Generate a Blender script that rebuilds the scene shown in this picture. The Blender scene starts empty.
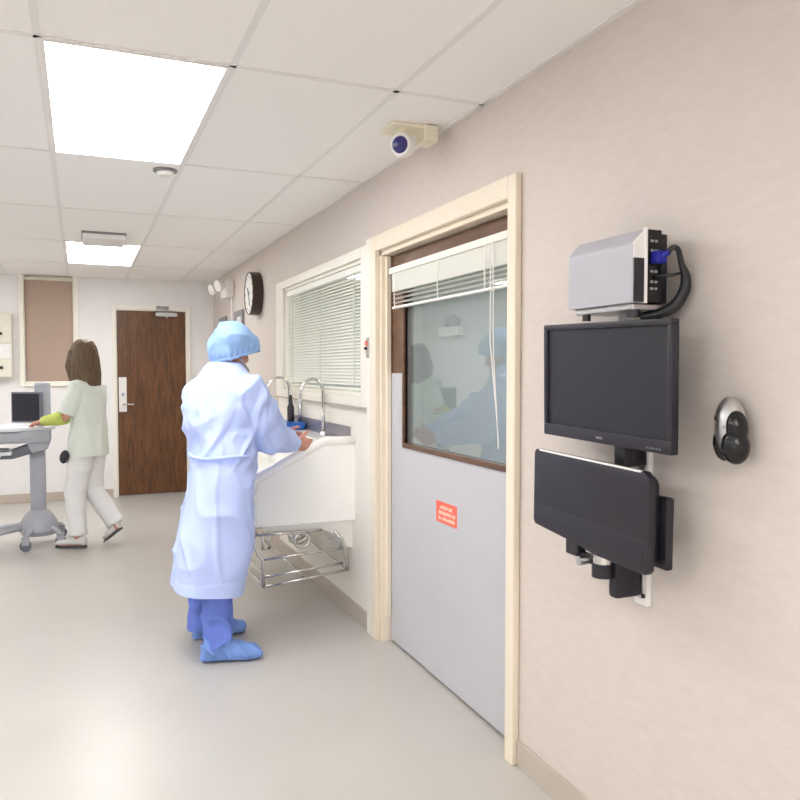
import bpy, bmesh, math, random
from mathutils import Vector, Matrix, noise
random.seed(7)
scene = bpy.context.scene
COL = scene.collection
V = Vector
CH = 2.545            # ceiling height
WX = 1.5              # face of the right wall
BY = 9.43             # face of the back wall

# ------------------------------------------------------------------ materials
def mat(name, col, rough=.5, metal=0., spec=.5, var=0., vscale=8., bump=0., bscale=60., emit=None, estr=0., coat=0., stretch=None):
    m = bpy.data.materials.new(name); m.use_nodes = True
    nt = m.node_tree; b = nt.nodes['Principled BSDF']
    b.inputs['Roughness'].default_value = rough
    b.inputs['Metallic'].default_value = metal
    b.inputs['Specular IOR Level'].default_value = spec
    b.inputs['Coat Weight'].default_value = coat
    tc = nt.nodes.new('ShaderNodeTexCoord'); mp = nt.nodes.new('ShaderNodeMapping')
    nt.links.new(tc.outputs['Object'], mp.inputs['Vector'])
    if stretch: mp.inputs['Scale'].default_value = stretch
    n = nt.nodes.new('ShaderNodeTexNoise'); n.inputs['Scale'].default_value = vscale; n.inputs['Detail'].default_value = 5
    nt.links.new(mp.outputs['Vector'], n.inputs['Vector'])
    r = nt.nodes.new('ShaderNodeValToRGB')
    v = max(var, .015)
    r.color_ramp.elements[0].position = .3; r.color_ramp.elements[1].position = .7
    r.color_ramp.elements[0].color = tuple(c*(1-v) for c in col)+(1,)
    r.color_ramp.elements[1].color = tuple(min(1, c*(1+v)) for c in col)+(1,)
    nt.links.new(n.outputs['Fac'], r.inputs['Fac']); nt.links.new(r.outputs['Color'], b.inputs['Base Color'])
    if bump:
        n2 = nt.nodes.new('ShaderNodeTexNoise'); n2.inputs['Scale'].default_value = bscale; n2.inputs['Detail'].default_value = 3
        nt.links.new(mp.outputs['Vector'], n2.inputs['Vector'])
        bp = nt.nodes.new('ShaderNodeBump'); bp.inputs['Strength'].default_value = bump; bp.inputs['Distance'].default_value = .004
        nt.links.new(n2.outputs['Fac'], bp.inputs['Height']); nt.links.new(bp.outputs['Normal'], b.inputs['Normal'])
    if emit:
        b.inputs['Emission Color'].default_value = emit+(1,); b.inputs['Emission Strength'].default_value = estr
    return m

def wood_mat(name, c0, c1, stretch, rough=.35):
    m = mat(name, c0, rough)
    nt = m.node_tree; b = nt.nodes['Principled BSDF']
    tc = nt.nodes.new('ShaderNodeTexCoord'); mp = nt.nodes.new('ShaderNodeMapping'); mp.inputs['Scale'].default_value = stretch
    n = nt.nodes.new('ShaderNodeTexNoise'); n.inputs['Scale'].default_value = 5; n.inputs['Detail'].default_value = 8; n.inputs['Distortion'].default_value = .6
    r = nt.nodes.new('ShaderNodeValToRGB'); r.color_ramp.elements[0].position = .32; r.color_ramp.elements[1].position = .68
    r.color_ramp.elements[0].color = c0+(1,); r.color_ramp.elements[1].color = c1+(1,)
    nt.links.new(tc.outputs['Object'], mp.inputs['Vector']); nt.links.new(mp.outputs['Vector'], n.inputs['Vector'])
    nt.links.new(n.outputs['Fac'], r.inputs['Fac']); nt.links.new(r.outputs['Color'], b.inputs['Base Color'])
    return m

def glass_mat(name, refl, tint=(1, 1, 1), haze=0.0, hcol=(.6, .65, .66)):
    m = bpy.data.materials.new(name); m.use_nodes = True; nt = m.node_tree
    nt.nodes.clear()
    o = nt.nodes.new('ShaderNodeOutputMaterial'); t = nt.nodes.new('ShaderNodeBsdfTransparent'); t.inputs[0].default_value = tint+(1,)
    g = nt.nodes.new('ShaderNodeBsdfGlossy'); g.inputs['Roughness'].default_value = .01
    n = nt.nodes.new('ShaderNodeTexNoise'); n.inputs['Scale'].default_value = 3
    mr = nt.nodes.new('ShaderNodeMapRange'); mr.inputs['To Min'].default_value = haze*.9; mr.inputs['To Max'].default_value = haze*1.1
    nt.links.new(n.outputs['Fac'], mr.inputs['Value'])
    d = nt.nodes.new('ShaderNodeBsdfDiffuse'); d.inputs[0].default_value = hcol+(1,)
    x1 = nt.nodes.new('ShaderNodeMixShader'); nt.links.new(mr.outputs[0], x1.inputs[0])
    nt.links.new(t.outputs[0], x1.inputs[1]); nt.links.new(d.outputs[0], x1.inputs[2])
    x = nt.nodes.new('ShaderNodeMixShader'); x.inputs[0].default_value = refl
    nt.links.new(x1.outputs[0], x.inputs[1]); nt.links.new(g.outputs[0], x.inputs[2]); nt.links.new(x.outputs[0], o.inputs[0])
    return m

M = {}
M['wall'] = mat('vinyl wall', (.635, .57, .525), .55, var=.03, vscale=14, bump=.16, bscale=70, stretch=(1, 1, 3.5))
M['wall_back'] = mat('painted wall', (.80, .79, .79), .6, var=.02, bump=.05)
M['floor'] = mat('sheet vinyl', (.50, .478, .443), .30, spec=.4, var=.03, vscale=2.5)
M['ceil'] = mat('acoustic tile', (.90, .885, .87), .9, spec=.2, var=.05, vscale=220, bump=.15, bscale=300)
M['grid'] = mat('grid paint', (.80, .785, .77), .5)
M['base'] = mat('cove base', (.50, .44, .375), .5)
M['cream'] = mat('cream gloss paint', (.82, .735, .60), .38)
M['white_trim'] = mat('white trim paint', (.86, .83, .75), .4)
M['door_grey'] = mat('grey laminate', (.53, .525, .555), .45, var=.02, vscale=4)
M['wood'] = wood_mat('oak veneer', (.072, .028, .009), (.165, .066, .021), (6, 6, .9))
M['wood_dark'] = wood_mat('stained oak rail', (.09, .042, .022), (.17, .083, .045), (5, .9, 5))
M['chrome'] = mat('chrome', (.72, .71, .69), .16, 1.)
M['steel'] = mat('brushed steel', (.60, .59, .60), .34, 1., var=.05, vscale=30)
M['silver'] = mat('silver plastic', (.47, .465, .52), .36, .0, var=.02)
M['silver_light'] = mat('light silver plastic', (.83, .82, .81), .35)
M['black'] = mat('black plastic', (.016, .015, .02), .32)
M['blackg'] = mat('glossy black plastic', (.007, .007, .008), .2, spec=.4)
M['bezel'] = mat('charcoal plastic', (.021, .019, .028), .42, spec=.4, var=.05)
M['screen'] = mat('dark screen', (.015, .014, .023), .38, spec=.45)
M['blue_plug'] = mat('blue plug', (.01, .012, .30), .4)
M['ports'] = mat('pale ports', (.30, .30, .32), .5)
M['porc'] = mat('white solid surface', (.93, .925, .90), .22, spec=.5)
M['splash'] = mat('grey steel splash', (.30, .28, .32), .3, .6, var=.04)
M['blind'] = mat('blind slat', (.90, .90, .84), .45)
M['blind_dark'] = mat('blind ladder', (.62, .66, .60), .6)
M['gown'] = mat('blue nonwoven', (.50, .605, .98), .75, spec=.25, var=.03, vscale=6, bump=.1, bscale=140)
M['cap'] = mat('blue cap cloth', (.30, .47, .78), .75, spec=.25, var=.08, vscale=9, bump=.2, bscale=120)
M['scrub'] = mat('blue scrub cloth', (.15, .22, .66), .8, spec=.2, var=.06, vscale=9, bump=.15, bscale=150)
M['shoe'] = mat('blue shoe cover', (.20, .34, .74), .7, spec=.25, var=.08, vscale=14, bump=.2, bscale=120)
M['skin'] = mat('skin', (.60, .30, .225), .5, spec=.35, var=.05, vscale=20)
M['hair'] = mat('brown hair', (.105, .062, .028), .5, var=.35, vscale=9, stretch=(9, 9, .8), bump=.6, bscale=24)
M['eye'] = mat('eye', (.7, .7, .68), .2)
M['nurse'] = mat('pale scrub cloth', (.70, .75, .70), .8, spec=.2, var=.02)
M['trouser'] = mat('white trouser cloth', (.77, .77, .78), .8, spec=.2, var=.02)
M['green'] = mat('yellow green cloth', (.52, .60, .13), .7)
M['sneaker'] = mat('white sneaker', (.66, .66, .65), .6)
M['sole'] = mat('dark sole', (.09, .09, .09), .6)
M['cart'] = mat('cart grey', (.40, .41, .46), .42)
M['cart_dark'] = mat('cart dark grey', (.14, .15, .19), .5)
M['cart_light'] = mat('cart white', (.78, .80, .84), .35)
M['shade'] = mat('tan shade cloth', (.44, .335, .275), .8, spec=.2, var=.03, vscale=3)
M['cabinet'] = mat('beige cabinet', (.72, .69, .60), .5)
M['red'] = mat('red label', (.86, .15, .10), .5)
M['pale_red'] = mat('pale label ink', (.95, .62, .50), .6)
M['clock_rim'] = mat('dark brown rim', (.05, .028, .02), .4)
M['clock_face'] = mat('clock face', (.85, .83, .80), .5)
M['grey'] = mat('grey ink', (.25, .25, .26), .6)
M['dark'] = mat('dark gap', (.03, .028, .026), .7)
M['lensblue'] = mat('violet lens', (.012, .006, .14), .2, spec=.6)
M['ivory'] = mat('ivory plastic', (.80, .76, .62), .45)
M['white_pl'] = mat('white plastic', (.84, .82, .80), .4)
M['blue_tray'] = mat('blue plastic', (.02, .13, .50), .35)
M['paper'] = mat('paper', (.78, .77, .76), .7)
M['lamp'] = mat('lamp diffuser', (.9, .9, .9), .5, emit=(.98, .985, .985), estr=9.)
M['lamp_dim'] = mat('lamp diffuser dim', (.9, .9, .9), .5, emit=(.97, 1., .985), estr=7.2)
M['glass_door'] = glass_mat('door glass', .17, (.86, .92, .92), .12)
M['glass_win'] = glass_mat('window glass', .05, (.97, .985, .965))
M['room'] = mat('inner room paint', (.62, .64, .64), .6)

# ------------------------------------------------------------------ mesh builder
class MB:
    def __init__(s): s.bm = bmesh.new(); s.T = Matrix.Identity(4)
    def _v(s, p): return s.bm.verts.new(s.T @ V(p))
    def box(s, a, b, bev=0., seg=2, T=None):
        x0, y0, z0 = a; x1, y1, z1 = b
        t = bmesh.new()
        vs = [t.verts.new(p) for p in ((x0,y0,z0),(x1,y0,z0),(x1,y1,z0),(x0,y1,z0),(x0,y0,z1),(x1,y0,z1),(x1,y1,z1),(x0,y1,z1))]
        for f in ((0,3,2,1),(4,5,6,7),(0,1,5,4),(1,2,6,5),(2,3,7,6),(3,0,4,7)): t.faces.new([vs[i] for i in f])
        if bev: bmesh.ops.bevel(t, geom=t.edges[:], offset=bev, segments=seg, affect='EDGES', profile=.5)
        s._join(t, T); return s
    def _join(s, t, T=None):
        mt = s.T @ T if T else s.T
        mp = {}
        for v in t.verts: mp[v] = s.bm.verts.new(mt @ v.co)
        for f in t.faces:
            try: s.bm.faces.new([mp[v] for v in f.verts])
            except ValueError: pass
        t.free()
    def ring(s, pts): return [s._v(p) for p in pts]
    def bridge(s, A, B):
        n = len(A)
        for i in range(n): s.bm.faces.new((A[i], A[(i+1) % n], B[(i+1) % n], B[i]))
    def loft(s, rings, caps=True, closed=False):
        R = [s.ring(r) for r in rings]
        for a, b in zip(R, R[1:]): s.bridge(a, b)
        if closed: s.bridge(R[-1], R[0])
        elif caps:
            s.bm.faces.new(list(reversed(R[0]))); s.bm.faces.new(R[-1])
        return s
    def tube(s, pts, rad, n=10, closed=False, flat=None, roundcap=False):
        pts = [V(p) for p in pts]; N = len(pts)
        if not hasattr(rad, '__len__'): rad = [rad]*N
        if roundcap:
            d0 = (pts[0]-pts[1]).normalized(); d1 = (pts[-1]-pts[-2]).normalized()
            r0, r1 = rad[0], rad[-1]
            pre = [(pts[0]+d0*r0*math.sin(t), max(r0*math.cos(t), r0*.08)) for t in (1.5, 1.05, .55)]
            post = [(pts[-1]+d1*r1*math.sin(t), max(r1*math.cos(t), r1*.08)) for t in (.55, 1.05, 1.5)]
            pts = [p for p, _ in pre]+pts+[p for p, _ in post]; rad = [r for _, r in pre]+list(rad)+[r for _, r in post]; N = len(pts)
        up = None; rings = []
        for i, p in enumerate(pts):
            if closed: d = pts[(i+1) % N]-pts[i-1]
            else: d = pts[min(i+1, N-1)]-pts[max(i-1, 0)]
            d.normalize()
            if up is None:
                up = V((0, 0, 1)) if abs(d.z) < .9 else V((1, 0, 0))
            x = up.cross(d).normalized(); up = d.cross(x).normalized()
            r = rad[i]; rings.append([p+x*r*math.cos(2*math.pi*k/n)+up*r*math.sin(2*math.pi*k/n)*(flat or 1) for k in range(n)])
        s.loft(rings, closed=closed); return s
    def curve(s, pts, rad, n=12, sub=5):
        P = [V(p) for p in pts]; Q_ = []; W_ = []
        for i in range(len(P)-1):
            p0, p1, p2, p3 = P[max(i-1, 0)], P[i], P[i+1], P[min(i+2, len(P)-1)]
            for k in range(sub):
                t = k/sub
                Q_.append(.5*((2*p1)+(p2-p0)*t+(2*p0-5*p1+4*p2-p3)*t*t+(3*p1-p0-3*p2+p3)*t**3)); W_.append(rad[i]+(rad[i+1]-rad[i])*t)
        Q_.append(P[-1]); W_.append(rad[-1]); return s.tube(Q_, W_, n)
    def cyl(s, a, b, r, r2=None, n=20): return s.tube([a, b], [r, r if r2 is None else r2], n)
    def ell(s, c, ax, r, u=16, w=10):
        """ellipsoid: centre, three axes, three radii"""
        c = V(c); a = [V(q).normalized()*k for q, k in zip(ax, r)]
        rings = []
        for j in range(w+1):
            t = math.pi*(j/w); t = min(max(t, .06), math.pi-.06)
            rings.append([c+a[2]*(-math.cos(t))+(a[0]*math.cos(2*math.pi*i/u)+a[1]*math.sin(2*math.pi*i/u))*math.sin(t) for i in range(u)])
        s.loft(rings); return s
    def prism(s, poly, axis, a0, a1, bev=0.):
        """closed outline extruded along an axis: 'x' outline is (y,z), 'y' (x,z), 'z' (x,y)"""
        def P(p, a): return {'x': (a, p[0], p[1]), 'y': (p[0], a, p[1]), 'z': (p[0], p[1], a)}[axis]
        t = bmesh.new()
        A = [t.verts.new(P(p, a0)) for p in poly]; B = [t.verts.new(P(p, a1)) for p in poly]
        n = len(A)
        for i in range(n): t.faces.new((A[i], A[(i+1) % n], B[(i+1) % n], B[i]))
        t.faces.new(list(reversed(A))); t.faces.new(B)
        bmesh.ops.recalc_face_normals(t, faces=t.faces[:])
        if bev: bmesh.ops.bevel(t, geom=t.edges[:], offset=bev, segments=2, affect='EDGES', profile=.5)
        s._join(t); return s
    def lathe(s, prof, c, axis=(0, 0, 1), n=24):
        c = V(c); ax = V(axis).normalized(); x = ax.orthogonal().normalized(); y = ax.cross(x)
        s.loft([[c+ax*h+(x*math.cos(2*math.pi*k/n)+y*math.sin(2*math.pi*k/n))*max(r, 1e-4) for k in range(n)] for r, h in prof]); return s
    def build(s, name, m, parent=None, smooth=False, origin=None):
        bmesh.ops.recalc_face_normals(s.bm, faces=s.bm.faces[:])
        me = bpy.data.meshes.new(name); s.bm.to_mesh(me); s.bm.free()
        return link(name, me, m, parent, smooth, origin)

def link(name, me, m, parent=None, smooth=False, origin=None):
    """vertices are world positions; the object's origin is its parent's, or its own base"""
    if parent is not None:
        q = V((0, 0, 0)); p = parent
        while p is not None: q += p.location; p = p.parent
        me.transform(Matrix.Translation(-q)); loc = V((0, 0, 0))
    else:
        xs = [v.co.x for v in me.vertices]; ys = [v.co.y for v in me.vertices]; zs = [v.co.z for v in me.vertices]
        loc = V(origin) if origin else V(((min(xs)+max(xs))/2, (min(ys)+max(ys))/2, min(zs)))
        me.transform(Matrix.Translation(-loc))
    if smooth == 'auto' or smooth is True:
        me.polygons.foreach_set('use_smooth', [True]*len(me.polygons))
        if smooth == 'auto':
            try: me.set_sharp_from_angle(angle=math.radians(38))
            except Exception: pass
    me.materials.append(M[m] if isinstance(m, str) else m)
    o = bpy.data.objects.new(name, me); COL.objects.link(o); o.location = loc
    if parent is not None: o.parent = parent
    return o

def thing(name, label, cat, loc, group=None):
    o = bpy.data.objects.new(name, None); COL.objects.link(o); o.location = loc; o.empty_display_size = .1
    return tag(o, label, cat, group)
def tag(o, label, cat, group=None):
    o['label'] = label; o['category'] = cat
    if group: o['group'] = group
    return o
def struct(o): o['kind'] = 'structure'; return o
def copy_thing(r, loc, label):
    c = r.copy(); COL.objects.link(c); c.location = loc; c['label'] = label
    for ch in r.children:
        d = ch.copy(); COL.objects.link(d); d.parent = c
        for g in ch.children:
            e = g.copy(); COL.objects.link(e); e.parent = d
    return c

def remesh(mb, voxel, smooth=4, factor=.5):
    bmesh.ops.recalc_face_normals(mb.bm, faces=mb.bm.faces[:])
    me = bpy.data.meshes.new('t'); mb.bm.to_mesh(me); mb.bm.free()
    o = bpy.data.objects.new('t', me); COL.objects.link(o)
    r = o.modifiers.new('r', 'REMESH'); r.mode = 'VOXEL'; r.voxel_size = voxel
    sm = o.modifiers.new('s', 'SMOOTH'); sm.iterations = smooth; sm.factor = factor
    dg = bpy.context.evaluated_depsgraph_get(); dg.update()
    out = bpy.data.meshes.new_from_object(o.evaluated_get(dg))
    bpy.data.objects.remove(o); bpy.data.meshes.remove(me)
    return out
def displace(me, fn):
    nn = [v.normal.copy() for v in me.vertices]
    for v, n in zip(me.vertices, nn): v.co += fn(v.co, n)
    me.update()
def cut(me, co, no):
    """keep the side the plane's normal points away from"""
    bm = bmesh.new(); bm.from_mesh(me)
    bmesh.ops.bisect_plane(bm, geom=bm.verts[:]+bm.edges[:]+bm.faces[:], plane_co=co, plane_no=no, clear_outer=True)
    bm.to_mesh(me); bm.free(); return me
def ridge(p, s, off=0.): 
    a = noise.noise(V((p[0]*s[0]+off, p[1]*s[1]+off*1.7, p[2]*s[2]-off)))
    return 1-min(1, abs(a)*3.2)

# ------------------------------------------------------------------ the room
LX, FY, RX2 = -2.7, -3.6, 4.3      # left wall, wall behind the camera, far wall of the room behind the glass
struct(MB().box((LX-.1, FY-.1, -.1), (RX2+.1, BY+.15, 0)).build('floor', 'floor'))
struct(MB().box((LX-.1, FY-.1, CH), (RX2+.1, BY+.15, CH+.1)).build('ceiling', 'ceil'))
# right wall with openings for door and window
DY0, DY1, DZ = 2.475, 3.85, 2.125
WY0, WY1, WZ0, WZ1 = 4.10, 5.93, 1.335, 2.125
w = MB()
for a, b in (((WX, FY, 0), (WX+.12, DY0, CH)), ((WX, DY0, DZ), (WX+.12, DY1, CH)), ((WX, DY1, 0), (WX+.12, WY0, CH)),
             ((WX, WY0, 0), (WX+.12, WY1, WZ0)), ((WX, WY0, WZ1), (WX+.12, WY1, CH)), ((WX, WY1, 0), (WX+.12, BY, CH))):
    w.box(a, b)
struct(w.build('wall_right', 'wall'))
# back wall with the door and the window recess
BX0, BX1, BZ = .385, 1.185, 2.19
SX0, SX1, SZ0, SZ1 = -.575, -.055, 1.345, 2.545
w = MB()
for a, b in (((LX, BY, 0), (SX0, BY+.12, CH)), ((SX0, BY, 0), (SX1, BY+.12, SZ0)), ((SX1, BY, 0), (BX0, BY+.12, CH)),
             ((BX0, BY, BZ), (BX1, BY+.12, CH)), ((BX1, BY, 0), (WX+.12, BY+.12, CH))):
    w.box(a, b)
struct(w.build('wall_back', 'wall_back'))
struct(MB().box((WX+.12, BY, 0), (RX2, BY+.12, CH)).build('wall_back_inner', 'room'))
struct(MB().box((LX-.1, FY, 0), (LX, BY+.12, CH)).build('wall_left', 'wall_back'))
struct(MB().box((LX-.1, FY-.1, 0), (WX+.12, FY, CH)).build('wall_front', 'wall_back'))
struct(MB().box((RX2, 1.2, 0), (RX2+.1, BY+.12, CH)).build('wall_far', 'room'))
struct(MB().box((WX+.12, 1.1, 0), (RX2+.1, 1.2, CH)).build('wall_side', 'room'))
# ceiling grid
g = MB()
gx = [-.11+.615*k for k in range(-4, 3)]
gy = [4.08+1.38*k for k in range(-5, 4)]
for x in gx: g.box((x-.012, FY, CH-.004), (x+.012, BY, CH+.001))
for y in gy: g.box((LX, y-.011, CH-.004), (WX, y+.011, CH+.001))
g.box((WX-.022, FY, CH-.004), (WX, BY, CH+.001)); g.box((LX, BY-.022, CH-.004), (WX, BY, CH+.001))
struct(g.build('trim_1', 'grid'))
# baseboards
b = MB()
b.box((WX-.012, DY1+.1, 0), (WX, BY, .10), .003); struct(b.build('baseboard_right', 'base'))
struct(MB().box((WX-.012, FY, 0), (WX, DY0-.065, .10), .003).build('baseboard_right_near', 'base'))
b = MB(); b.box((LX, BY-.012, 0), (BX0-.05, BY, .10), .003); b.box((BX1+.05, BY-.012, 0), (WX-.012, BY, .10), .003)
struct(b.build('baseboard_back', 'base'))
struct(MB().box((LX, FY, 0), (LX+.012, BY-.012, .10), .003).build('baseboard_left', 'base'))

# ------------------------------------------------------------------ window with frame
f = MB()
X0 = WX-.022
f.box((X0, WY0-.10, WZ0-.06), (WX+.0, WY0, WZ1+.06), .004); f.box((X0, WY1, WZ0-.06), (WX, WY1+.2, WZ1+.06), .004)
f.box((X0, WY0, WZ1), (WX, WY1, WZ1+.06), .004)
f.box((X0-.004, WY0, WZ0-.06), (WX, WY1, WZ0), .004)
f.box((WX, WY0, WZ0-.002), (WX+.12, WY1, WZ0+.02)); f.box((WX, WY0, WZ1-.02), (WX+.12, WY1, WZ1+.002))
f.box((WX, WY0-.002, WZ0), (WX+.12, WY0+.02, WZ1)); f.box((WX, WY1-.02, WZ0), (WX+.12, WY1+.002, WZ1))
wf = struct(f.build('window_1', 'white_trim'))
MB().box((WX+.085, WY0+.02, WZ0+.02), (WX+.089, WY1-.02, WZ1-.02)).build('pane', 'glass_win', wf)
MB().box((X0-.012, WY0-.10, WZ0-.068), (WX, WY1+.2, WZ0-.058), .002).build('sill_lip', 'base', wf)

def slat_mb(mb, x, y0, y1, z, tilt, wd=.026):
    c, s = math.cos(tilt)*wd/2, math.sin(tilt)*wd/2
    A = [(x-c, z-s), (x, z+.002), (x+c, z+s), (x, z+.0008)]
    mb.loft([[(px, y, pz) for px, pz in A] for y in (y0, y1)])

vb = thing('venetian_blind', 'wide lowered slatted blind in the window above the scrub sink', 'blind', (WX+.06, 5.03, WZ0+.02))
MB().box((WX+.012, WY0+.022, WZ1-.062), (WX+.057, WY1-.022, WZ1-.022), .003).build('headrail', 'blind', vb)
m = MB()
z = WZ1-.085
while z > WZ0+.055:
    slat_mb(m, WX+.034, WY0+.024, WY1-.024, z, .80); z -= .0205
m.build('slats', 'blind', vb)
MB().box((WX+.022, WY0+.024, WZ0+.03), (WX+.046, WY1-.024, WZ0+.043), .003).build('bottom_rail', 'blind', vb)
for y in (4.32, 5.03, 5.76):
    MB().box((WX+.019, y-.006, WZ0+.04), (WX+.0205, y+.006, WZ1-.05)).build('ladder_tape', 'blind_dark', vb)
MB().tube([(WX+.010, 4.3, WZ1-.06), (WX+.008, 4.3, WZ1-.42)], .004, 8).build('tilt_wand', 'blind_dark', vb)

# ------------------------------------------------------------------ door 1: grey and wood door with glass
c = MB()
for a, b_ in (((WX-.028, DY1, 0), (WX, DY1+.085, DZ+.085)), ((WX-.028, DY0-.06, 0), (WX, DY0, DZ+.085)), ((WX-.028, DY0, DZ), (WX, DY1, DZ+.085))):
    c.box(a, b_, .005)
for a, b_ in (((WX, DY1-.025, 0), (WX+.12, DY1+.002, DZ)), ((WX, DY0-.002, 0), (WX+.12, DY0+.004, DZ)), ((WX, DY0, DZ-.025), (WX+.12, DY1, DZ+.002))):
    c.box(a, b_, .002)
c.box((WX+.022, DY1-.045, .14), (WX+.05, DY1-.024, DZ-.025), .004)      # stop on the latch jamb

struct(c.build('trim_2', 'cream'))
PY0, PY1, PZ0, PZ1 = 2.535, 3.625, 1.105, 1.95       # glass opening of the leaf
LX0, LX1 = WX+.055, WX+.10
leaf0, leaf1 = DY0+.006, DY1-.03
d = MB()
for a, b_ in (((LX0, leaf0, .012), (LX1, leaf1, PZ0)), ((LX0, leaf0, PZ0), (LX1, PY0, DZ-.03)), ((LX0, PY1, PZ0), (LX1, leaf1, DZ-.03)), ((LX0, PY0, PZ1), (LX1, PY1, DZ-.03))):
    d.box(a, b_)
d1 = struct(d.build('door_1', 'wood_dark'))
k = MB()
k.box((LX0-.003, leaf0+.002, .014), (LX0, leaf1-.002, PZ0-.022)); k.box((LX0-.003, PY1+.02, PZ0-.022), (LX0, leaf1-.002, 1.47))
k.build('protection_panel', 'door_grey', d1)
s = MB()
for a, b_ in (((LX0-.012, PY0-.02, PZ0-.022), (LX0+.015, PY1+.02, PZ0+.002)), ((LX0-.012, PY1, PZ0), (LX0+.015, PY1+.022, PZ1+.02)),
              ((LX0-.012, PY0-.02, PZ0), (LX0+.015, PY0, PZ1+.02)), ((LX0-.012, PY0, PZ1), (LX0+.015, PY1, PZ1+.02))):
    s.box(a, b_, .003)
s.build('glazing_bead', 'wood_dark', d1)
MB().box((LX0+.01, PY0-.005, PZ0-.005), (LX0+.016, PY1+.005, PZ1+.005)).build('pane', 'glass_door', d1)
# raised blind on the door
db = thing('venetian_blind', 'raised slatted blind stacked at the top of the grey door glass', 'blind', (WX+.03, 3.1, 1.9))
BL0, BL1 = 2.50, 3.755
MB().box((WX+.012, BL0, 1.992), (WX+.05, BL1, 2.024), .003).build('headrail', 'white_trim', db)
m = MB()
for i in range(22):
    m.box((WX+.018, BL0+.02, 1.898+i*.0042), (WX+.044, BL1-.03-.006*(i % 2), 1.9005+i*.0042))
m.build('slats', 'blind', db)
m = MB()
for i in range(3): slat_mb(m, WX+.031, BL0+.02, BL1-.03, 1.883-i*.022, -.15)
m.build('loose_slats', 'blind', db)
MB().box((WX+.018, BL0+.02, 1.808), (WX+.044, BL1-.03, 1.820), .003).build('bottom_rail', 'blind', db)
for y in (2.72, 3.16, 3.68):
    MB().tube([(WX+.016, y, 1.82), (WX+.014, y, 1.86), (WX+.016, y, 1.995)], .003, 8).build('ladder_cord', 'blind', db)
m = MB(); m.tube([(WX+.008, 2.66, 1.995), (WX+.006, 2.655, 1.6), (WX+.008, 2.60, 1.28)], .0032, 8); m.tube([(WX+.008, 2.64, 1.995), (WX+.004, 2.625, 1.55), (WX+.008, 2.59, 1.18)], .0028, 8)
m.build('pull_cord', 'white_pl', db)
# red sticker on the door
st = thing('warning_sticker', 'small red sticker with three pale text lines on the grey door', 'sign', (LX0-.004, 3.13, .77))
MB().box((LX0-.0048, 3.03, .772), (LX0-.0028, 3.245, .872), .0008).build('sheet', 'red', st)
m = MB()
for zz, ys in ((.838, (3.20, 3.075)), (.812, (3.215, 3.055)), (.786, (3.22, 3.05))):
    y = ys[0]
    while y > ys[1]:
        wd = random.choice((.009, .011, .013))
        m.box((LX0-.0056, y-wd, zz), (LX0-.0046, y, zz+.016)) if random.random() < .85 else m.box((LX0-.0056, y-wd, zz), (LX0-.0046, y, zz+.011))
        y -= wd+.004+(.008 if random.random() < .2 else 0)
m.build('lettering', 'pale_red', st)
# switch plate between the casings
sw = thing('key_switch', 'narrow grey switch plate with red tip between window and door casing', 'switch', (WX-.005, 4.0, 1.55))
MB().box((WX-.032, 3.955, 1.555), (WX-.022, 3.985, 1.668), .002).build('plate', 'steel', sw)
MB().box((WX-.04, 3.96, 1.62), (WX-.031, 3.98, 1.65), .003).build('red_button', 'red', sw)
MB().cyl((WX-.045, 3.97, 1.607), (WX-.031, 3.97, 1.607), .008).build('key_cylinder', 'dark', sw)
# the strip of wall the plate sits on
struct(MB().box((WX-.004, DY1+.085, .10), (WX, 6.12, WZ0-.066)).build('wall_panel_right', 'white_trim'))
struct(MB().box((WX-.022, DY1+.085, 0), (WX, WY0-.10, DZ+.085)).build('trim_3', 'white_trim'))

# ------------------------------------------------------------------ door 2: wooden door in the back wall
c = MB()
for a, b_ in (((BX0-.04, BY-.02, 0), (BX0, BY, BZ+.045)), ((BX1, BY-.02, 0), (BX1+.04, BY, BZ+.045)), ((BX0, BY-.02, BZ), (BX1, BY, BZ+.045)),
              ((BX0-.001, BY, 0), (BX0+.012, BY+.12, BZ)), ((BX1-.012, BY, 0), (BX1+.001, BY+.12, BZ)), ((BX0, BY, BZ-.012), (BX1, BY+.12, BZ+.001))):
    c.box(a, b_, .003)
struct(c.build('trim_4', 'white_trim'))
d2 = struct(MB().box((BX0+.014, BY+.012, .012), (BX1-.014, BY+.056, BZ-.014), .002).build('door_2', 'wood'))
MB().box((.41, BY+.003, .995), (.497, BY+.012, 1.40), .002).build('lock_plate', 'white_pl', d2)
MB().tube([(.455, BY+.004, 1.085), (.455, BY-.05, 1.085), (.47, BY-.06, 1.085), (.57, BY-.058, 1.083)], .011, 10).build('lever_handle', 'chrome', d2)
MB().cyl((.455, BY+.004, 1.2), (.455, BY-.008, 1.2), .018).build('lock_cylinder', 'chrome', d2)
dc = thing('door_closer', 'silver door closer across the top of the brown wooden door', 'door closer', (.96, BY-.03, 2.1))
MB().box((.83, BY-.045, 2.115), (1.075, BY+.012, 2.165), .008).build('body', 'steel', dc)
MB().tube([(.95, BY-.03, 2.16), (.95, BY-.04, 2.20), (.84, BY-.06, 2.215), (.90, BY-.028, 2.225)], .008, 8).build('arm', 'steel', dc)
MB().box((.84, BY-.03, 2.205), (.98, BY-.018, 2.235), .003).build('arm_bracket', 'grey', dc)
MB().cyl((.955, BY-.022, 2.10), (.955, BY-.022, 2.13), .012).build('pinion', 'chrome', dc)

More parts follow.
